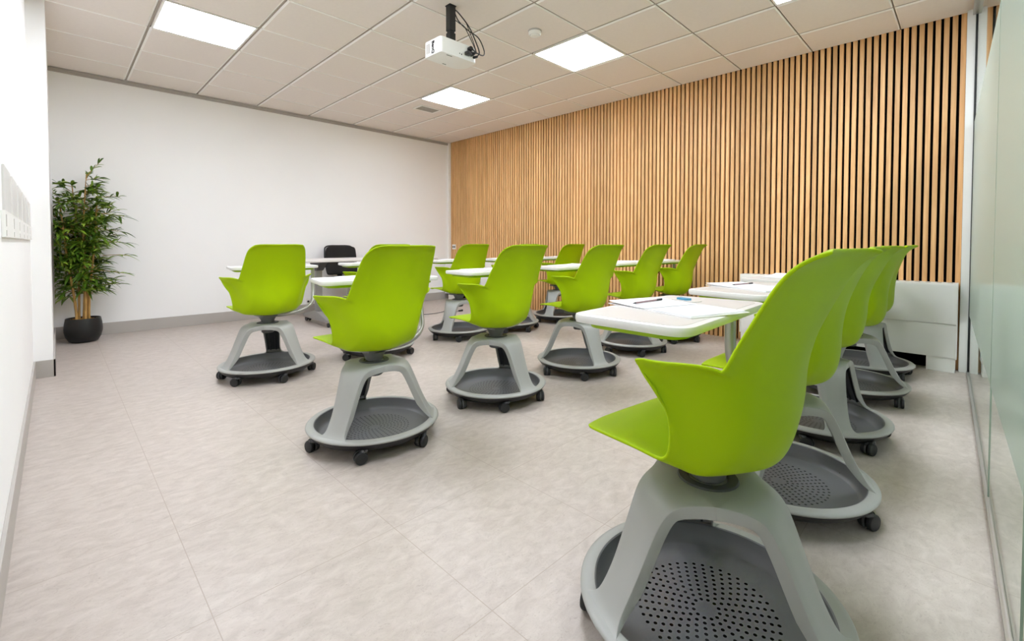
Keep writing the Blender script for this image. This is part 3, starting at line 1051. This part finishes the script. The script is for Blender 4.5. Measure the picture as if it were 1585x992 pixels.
def make_chair():
    t = empty('tablet_chair', (0, 0, 0), 0, '', 'chair', 'lime green tablet-arm chairs on castors')
    shell_object(t)
    b = MB()
    b.lathe([(0, .296), (.034, .297), (.040, .302), (.040, .346), (.034, .352), (.034, .368), (.040, .372), (.042, .384), (.048, .396), (.058, .412), (.0, .416)], 32)
    b.build('swivel_column', M['hub'], t)
    b = MB()
    b.prism(roundpoly([(-.055, -.05), (.055, -.05), (.07, .09), (-.07, .09)], .02, 4), .411, .424, bev=.004)
    b.build('seat_bracket', M['hub'], t)
    b = MB(); b.lathe([(.043, .3665), (.047, .3705), (.066, .3705), (.069, .3665)], 40)
    b.build('collar_ring', M['dkgrey'], t)
    b = MB(); b.lathe(RING, 96, closed=True); b.build('base_ring', M['frame'], t, angle=60)
    b = MB(); b.lathe(TRAY, 96); b.build('storage_tray', M['tray'], t, angle=35)
    b = MB(); b.lathe(UNDER, 64); b.build('underside_hole_shade', M['black'], t, angle=50)  # dark underside bowl; its black disc also paints shade into the tray holes
    for k in range(3):
        leg_object(t, 2 * PI * k / 3)
    for k in range(6):
        c = cast_object(t)
    # tablet arm and tablet
    arm = smoothpath([(.055, .0, .414), (.13, .008, .4135), (.21, .022, .420), (.282, .050, .442), (.330, .085, .478), (.350, .120, .545), (.353, .132, .62), (.353, .132, .735)], 6)
    b = MB(); b.tube(arm, [.0138] * len(arm), 12, flat=1.3); b.build('tablet_arm', M['silver'], t)
    outline = roundpoly([(-.292, -.150), (.292, -.150), (.276, .150), (-.276, .150)], [.055, .055, .045, .045], 7)
    b = MB(); b.prism(outline, -.020, 0, bev=.006)
    tab = b.build('writing_tablet', M['tabwhite'], t)
    inner = roundpoly([(-.272, -.130), (.272, -.130), (.258, .132), (-.258, .132)], [.045, .045, .036, .036], 7)
    b = MB(); b.prism(inner, -.002, .0006); b.build('work_surface', M['tabtop'], tab, smooth=False)
    under = roundpoly([(-.262, -.122), (.262, -.122), (.25, .124), (-.25, .124)], [.05] * 4, 7)
    b = MB(); b.prism(under, -.034, -.019, bev=.006); b.build('tablet_tray', M['dkgreen'], tab)
    return t


def set_pose(t, loc, heading, base_az, tab, label):
    """heading: degrees the seat is turned; base_az: world azimuth of one leg; tab: (x, y, turn) of the tablet on its arm"""
    t.location = (loc[0], loc[1], 0)
    t.rotation_euler = (0, 0, math.radians(heading))
    t['label'] = label
    off = math.radians(base_az - heading)
    legs = [c for c in kids(t) if c.name.split('.')[0] == 'leg']
    for k, l in enumerate(legs):
        l.rotation_euler = (0, 0, off + 2 * PI * k / 3)
    rr = random.Random(int(loc[0] * 1000 + loc[1] * 77))
    for k, c in enumerate([c for c in kids(t) if c.name.split('.')[0] == 'caster']):
        a = off + math.radians(30 + 60 * k)
        c.location = (.270 * math.cos(a), .270 * math.sin(a), 0)
        c.rotation_euler = (0, 0, a + rr.choice((-1, 1)) * rr.uniform(1.0, 1.6))
    for c in kids(t):
        n = c.name.split('.')[0]
        if n == 'storage_tray':
            c.rotation_euler = (0, 0, off)
        if n == 'writing_tablet':
            c.location = (tab[0], tab[1], TAB_Z)
            c.rotation_euler = (0, 0, math.radians(tab[2]))
    return t


CHAIRS = [
    # x, y, heading, leg azimuth, tablet (x, y, turn), label, label of papers
    ('A', -1.249, -2.323, -7.6, 30, (0.061, 0.130, 9.6), 'largest green chair, in the foreground with its perforated base tray in view'),
    ('B', -0.470, -2.270, -2.0, 50, (0.047, 0.097, -4.0), 'green chair directly behind the largest foreground one, second in that right-hand row'),
    ('C', 0.295, -2.235, -10.0, 90, (-0.010, 0.120, 5.0), 'green chair at the middle of the right-hand row, third from the foreground'),
    ('D', 1.080, -2.240, -5.0, 40, (0.038, 0.131, 1.0), 'green chair fourth in the right-hand row, one before the radiator end'),
    ('E', 1.735, -2.215, 1.0, 90, (0.053, 0.125, -6.0), 'green chair at the far end of the right-hand row, against the white radiator'),
    ('c2', -1.276, -0.740, 1.9, 84, (0.070, 0.107, -9.3), 'green chair at left centre with its full base showing, nearest of the middle row'),
    ('c3', -0.482, -0.728, -1.5, 31, (0.114, 0.164, -0.8), 'second green chair of the middle row, to the right of the left-centre one'),
    ('c4', 0.332, -0.731, -4.9, 12, (0.070, 0.155, 0.9), 'third green chair of the middle row, left of the big foreground tablet'),
    ('c5', 1.165, -0.670, -2.0, 22, (0.078, 0.151, -2.3), 'fourth green chair of the middle row, base just beyond the foreground tablet'),
    ('c6', 1.860, -0.685, 1.0, 60, (0.060, 0.146, -7.0), 'green chair ending the middle row, closest to the slat wall'),
    ('c1', -1.299, 0.743, -1.3, 65, (0.098, 0.221, -3.2), 'leftmost green chair, seen square from behind against the white wall'),
    ('f0', -0.470, 0.750, -2.0, 40, (0.082, 0.208, -7.0), 'green chair almost hidden behind the left-centre one, only top edge and arm showing'),
    ('f1', 0.455, 0.845, -1.0, 85, (0.077, 0.171, -3.0), 'back-row green chair in front of the room corner, cable on the floor behind it'),
    ('f2', 1.100, 0.770, -2.0, 60, (0.074, 0.173, -2.0), 'green chair of which only a top sliver shows above the middle row'),
    ('f3', 1.860, 0.740, -6.0, 75, (0.040, 0.160, -4.0), 'farthest green chair, by the slat wall at the end of the back row'),
]
proto = make_chair()
LOCS = {}
for n_, (key, x, y, hd, az, tb, lab) in enumerate(CHAIRS):
    o = proto if n_ == 0 else dup(proto, (x, y, 0), 0, lab)
    set_pose(o, (x, y), hd, az, tb, lab)
    LOCS[key] = (x, y, hd, tb)

# ------------------------------------------------------------------ papers on the tablets
WHERE = {'A': 'on the big foreground tablet', 'B': 'on the second tablet of the right-hand row', 'C': 'on the third tablet of the right-hand row',
         'D': 'on the fourth tablet of the right-hand row', 'E': 'on the tablet at the radiator end', 'c2': 'on the tablet of the left-centre chair', 'c3': 'on the second tablet of the middle row',
         'c4': 'on the third tablet of the middle row', 'c5': 'on the fourth tablet of the middle row', 'c6': 'on the tablet ending the middle row',
         'c1': 'on the tablet of the leftmost chair', 'f0': 'on the half-hidden back-row tablet', 'f1': 'on the back-row tablet by the room corner',
         'f2': 'on the tablet of the nearly hidden chair', 'f3': 'on the tablet of the farthest chair'}
def tab_frame(key):
    x, y, hd, tb = LOCS[key]
    m = Matrix.Translation((x, y, 0)) @ Matrix.Rotation(math.radians(hd), 4, 'Z') @ Matrix.Translation((tb[0], tb[1], TAB_Z + .0006)) @ Matrix.Rotation(math.radians(tb[2]), 4, 'Z')
    return m


def sheet(poly, z0, z1, curl=0):
    bb = MB(); bb.prism(poly, z0, z1)
    return bb


def make_folder():
    t = empty('document_folder', (0, 0, 0), 0, '', 'folder', 'open paper folders on the tablets')
    b = MB(); b.prism(roundpoly([(-.152, -.100), (.150, -.103), (.152, .100), (-.149, .103)], .006, 2), 0, .0022)
    b.build('cover', M['paper2'], t, smooth=False)
    b = MB()
    for k in range(3):
        d = .003 * k
        b.prism([(-.146 + d, -.095), (-.004, -.097), (-.004, .095), (-.146 + d, .098 - d)], .0022 + .0009 * k, .0028 + .0009 * k)
    b.build('left_page', M['paper'], t, smooth=False)
    b = MB()
    n = 8
    for k in range(3):
        vs, fs = [], []
        for i in range(n + 1):
            u = i / n
            xx = .002 + .140 * u + .003 * k
            zz = .0023 + .0009 * k + .005 * u ** 3
            for yy in (-.096 + .002 * k, .094 + .003 * k):
                vs += [(xx, yy, zz), (xx, yy, zz + .0005)]
        for i in range(n):
            o_ = 4 * i
            fs += [(o_, o_ + 4, o_ + 6, o_ + 2), (o_ + 1, o_ + 3, o_ + 7, o_ + 5), (o_, o_ + 1, o_ + 5, o_ + 4), (o_ + 2, o_ + 6, o_ + 7, o_ + 3)]
        fs += [(0, 2, 3, 1), (4 * n, 4 * n + 1, 4 * n + 3, 4 * n + 2)]
        b.add(vs, fs)
    b.build('right_page', M['paper'], t, smooth=False)
    return t


def place(o, key, x, y, a, dz=0.0):
    m = tab_frame(key) @ Matrix.Translation((x, y, dz)) @ Matrix.Rotation(math.radians(a), 4, 'Z')
    o.location = m.to_translation()
    o.rotation_euler = m.to_euler()


pf = make_folder()
for n_, key in enumerate([c[0] for c in CHAIRS]):
    lab = 'open white folder of loose papers ' + WHERE[key]
    o = pf if n_ == 0 else dup(pf, (0, 0, 0), 0, lab)
    o['label'] = lab
    place(o, key, -.018 if key == 'A' else rnd.uniform(-.04, .03), -.002 if key == 'A' else rnd.uniform(.0, .02), rnd.choice((-8, 2, 8, 14)) if key not in ('A', 'B') else 70)

def make_pen():
    t = empty('pen', (0, 0, 0), 0, '', 'pen', 'pens on the tablets')
    b = MB(); b.tube([(-.062, 0, .0035), (.04, 0, .0035)], .0024, 10); b.build('barrel', M['pen'], t)
    b = MB(); b.tube([(.04, 0, .0035), (.068, 0, .0035)], .0028, 10); b.build('cap', M['ink'], t)
    b = MB(); b.tube([(-.074, 0, .0035), (-.062, 0, .0035)], [.0008, .0024], 10); b.build('tip', M['ink'], t)
    return t
pp = make_pen()
for n_, key in enumerate(('A', 'B')):
    lab = 'thin mauve pen with a dark cap lying ' + WHERE[key]
    o = pp if n_ == 0 else dup(pp, (0, 0, 0), 0, lab)
    o['label'] = lab
    place(o, key, .005, .083 if key == 'A' else .06, -6, .0056)

t = empty('badge_holder', (0, 0, 0), 0, 'clear badge holder with a blue clip at the back of the big foreground tablet', 'badge')
b = MB(); b.prism(roundpoly([(-.05, -.02), (.05, -.02), (.05, .02), (-.05, .02)], .006, 3), 0, .002); b.build('plastic_sleeve', M['brass'], t, smooth=False)
b = MB(); b.prism(roundpoly([(-.022, -.010), (.018, -.012), (.022, .008), (-.018, .010)], .005, 3), .002, .008, bev=.001); b.build('clip', M['blue'], t)
place(t, 'A', .155, .045, 75, .0)

# ------------------------------------------------------------------ teacher's desk and chair
DX0, DX1, DY0, DY1, DZ = -0.58, 1.16, 2.18, 2.86, 0.738
t = empty('training_table', ((DX0 + DX1) / 2, (DY0 + DY1) / 2, 0), 0, 'long pale grey table on two castored legs before the back wall', 'table')
hx, hy = (DX1 - DX0) / 2, (DY1 - DY0) / 2
b = MB(); b.prism(roundpoly([(-hx, -hy), (hx, -hy), (hx, hy), (-hx, hy)], .03, 5), DZ - .024, DZ, bev=.004)
b.build('table_top', [M['desk']], t)
for s in (-1, 1):
    lx = s * (hx - .33)
    b = MB()
    b.box(lx - .035, lx + .035, -.03, .03, .07, DZ - .10, bev=.012)
    b.prism(roundpoly([(-.34, .052), (.34, .052), (.345, .085), (.06, .150), (-.06, .150), (-.345, .085)], .01, 3), -.045, .045, bev=.008,
            mtx=Matrix.Translation((lx, 0, 0)) @ Matrix(((0, 0, 1, 0), (1, 0, 0, 0), (0, 1, 0, 0), (0, 0, 0, 1))))
    lg = b.build('leg', M['deskgrey'], t)
    b = MB()
    b.prism(roundpoly([(-.16, DZ - .026), (.16, DZ - .026), (.10, DZ - .085), (.04, DZ - .13), (-.04, DZ - .13), (-.10, DZ - .085)], .015, 3), -.04, .04, bev=.004,
            mtx=Matrix.Translation((lx, 0, 0)) @ Matrix(((0, 0, 1, 0), (1, 0, 0, 0), (0, 1, 0, 0), (0, 0, 0, 1))))
    b.build('top_bracket', M['dkgrey'], t)
    for sy in (-1, 1):
        b = MB()
        mt = Matrix.Translation((lx, sy * .31, .032)) @ Matrix.Rotation(PI / 2, 4, 'Y')
        for q in (-1, 1):
            b.lathe([(0, q * .018 - .009), (.028, q * .018 - .009), (.032, q * .018), (.028, q * .018 + .009), (0, q * .018 + .009)], 20, mtx=mt)
        b.tube([(lx, sy * .31, .03), (lx, sy * .30, .062)], [.012, .016], 10)
        b.build('castor', M['black'], t)

t = empty('office_chair', (0.33, 3.02, 0), PI, 'black swivel office chair tucked behind the pale table', 'chair')
b = MB()
vs, fs = [], []
for i in range(13):
    u = -1 + i / 6
    for j in range(11):
        v = j / 10
        w_ = .225 - .02 * (abs(v - .5) * 2) ** 3 - .012 * v
        cx = u * w_
        vs.append((cx, -.215 - .05 * v + .045 * u * u - .02 * math.sin(v * PI), .50 + .385 * v - (.02 * abs(u) ** 5 if v > .95 else 0)))
for i in range(12):
    for j in range(10):
        fs.append((i * 11 + j, (i + 1) * 11 + j, (i + 1) * 11 + j + 1, i * 11 + j + 1))
b.add(vs, fs)
o = b.build('backrest', M['mesh'], t, angle=80)
s = o.modifiers.new('thickness', 'SOLIDIFY'); s.thickness = .022
s = o.modifiers.new('round', 'SUBSURF'); s.levels = s.render_levels = 1
b = MB()
b.tube(smoothpath([(-.19, -.25, .60), (-.195, -.265, .80), (-.16, -.285, .875), (0, -.305, .884), (.16, -.285, .875), (.195, -.265, .80), (.19, -.25, .60)], 6), .010, 8)
b.build('back_frame', M['black'], t)
b = MB(); b.prism(roundpoly([(-.235, -.22), (.235, -.22), (.245, .20), (-.245, .20)], .08, 6), .42, .485, bev=.022); b.build('seat', M['mesh'], t)
b = MB(); b.tube(smoothpath([(0, -.05, .40), (0, -.20, .41), (0, -.255, .48), (0, -.262, .62)], 5), .022, 8, flat=1.6); b.build('back_support', M['black'], t)
b = MB(); b.lathe([(0, .08), (.028, .08), (.028, .26), (.018, .265), (.018, .40), (.06, .41), (.06, .425), (0, .425)], 20); b.build('gas_column', M['silver'], t)
b = MB(); b.lathe([(0, .07), (.045, .07), (.045, .12), (0, .125)], 20)
for k in range(5):
    a = 2 * PI * k / 5 + .3
    b.tube([(.03 * math.cos(a), .03 * math.sin(a), .10), (.16 * math.cos(a), .16 * math.sin(a), .092), (.275 * math.cos(a), .275 * math.sin(a), .072)], [.024, .020, .014], 8)
b.build('star_base', M['black'], t)
for k in range(5):
    a = 2 * PI * k / 5 + .3
    b = MB()
    mt = Matrix.Translation((.275 * math.cos(a), .275 * math.sin(a), .028)) @ Matrix.Rotation(a + .8, 4, 'Z') @ Matrix.Rotation(PI / 2, 4, 'X')
    for q in (-1, 1):
        b.lathe([(0, q * .014 - .008), (.024, q * .014 - .008), (.028, q * .014), (.024, q * .014 + .008), (0, q * .014 + .008)], 18, mtx=mt)
    b.tube([(.275 * math.cos(a), .275 * math.sin(a), .028), (.275 * math.cos(a), .275 * math.sin(a), .075)], .009, 8)
    b.build('castor', M['black'], t)

# loose cable on the floor by the table
t = empty('power_cable', (1.30, 2.20, 0), 0, 'thin dark cable with two plug ends lying on the floor behind the back-row chair', 'cable')
b = MB(); b.tube(smoothpath([(-.42, .10, .004), (-.25, .02, .004), (-.10, .03, .004), (0, .06, .004), (.10, -.06, .004), (.16, -.07, .01)], 6), .004, 6)
b.tube(smoothpath([(-.06, .04, .004), (.06, .09, .012), (.14, .12, .03)], 5), .004, 6)
b.build('cord', M['hub'], t)
b = MB(); b.tube([(.12, .113, .026), (.20, .135, .045)], [.012, .016], 8); b.build('plug', M['black'], t)
b = MB(); b.tube([(.14, -.07, .012), (.20, -.08, .016)], [.010, .013], 8); b.build('plug', M['black'], t)
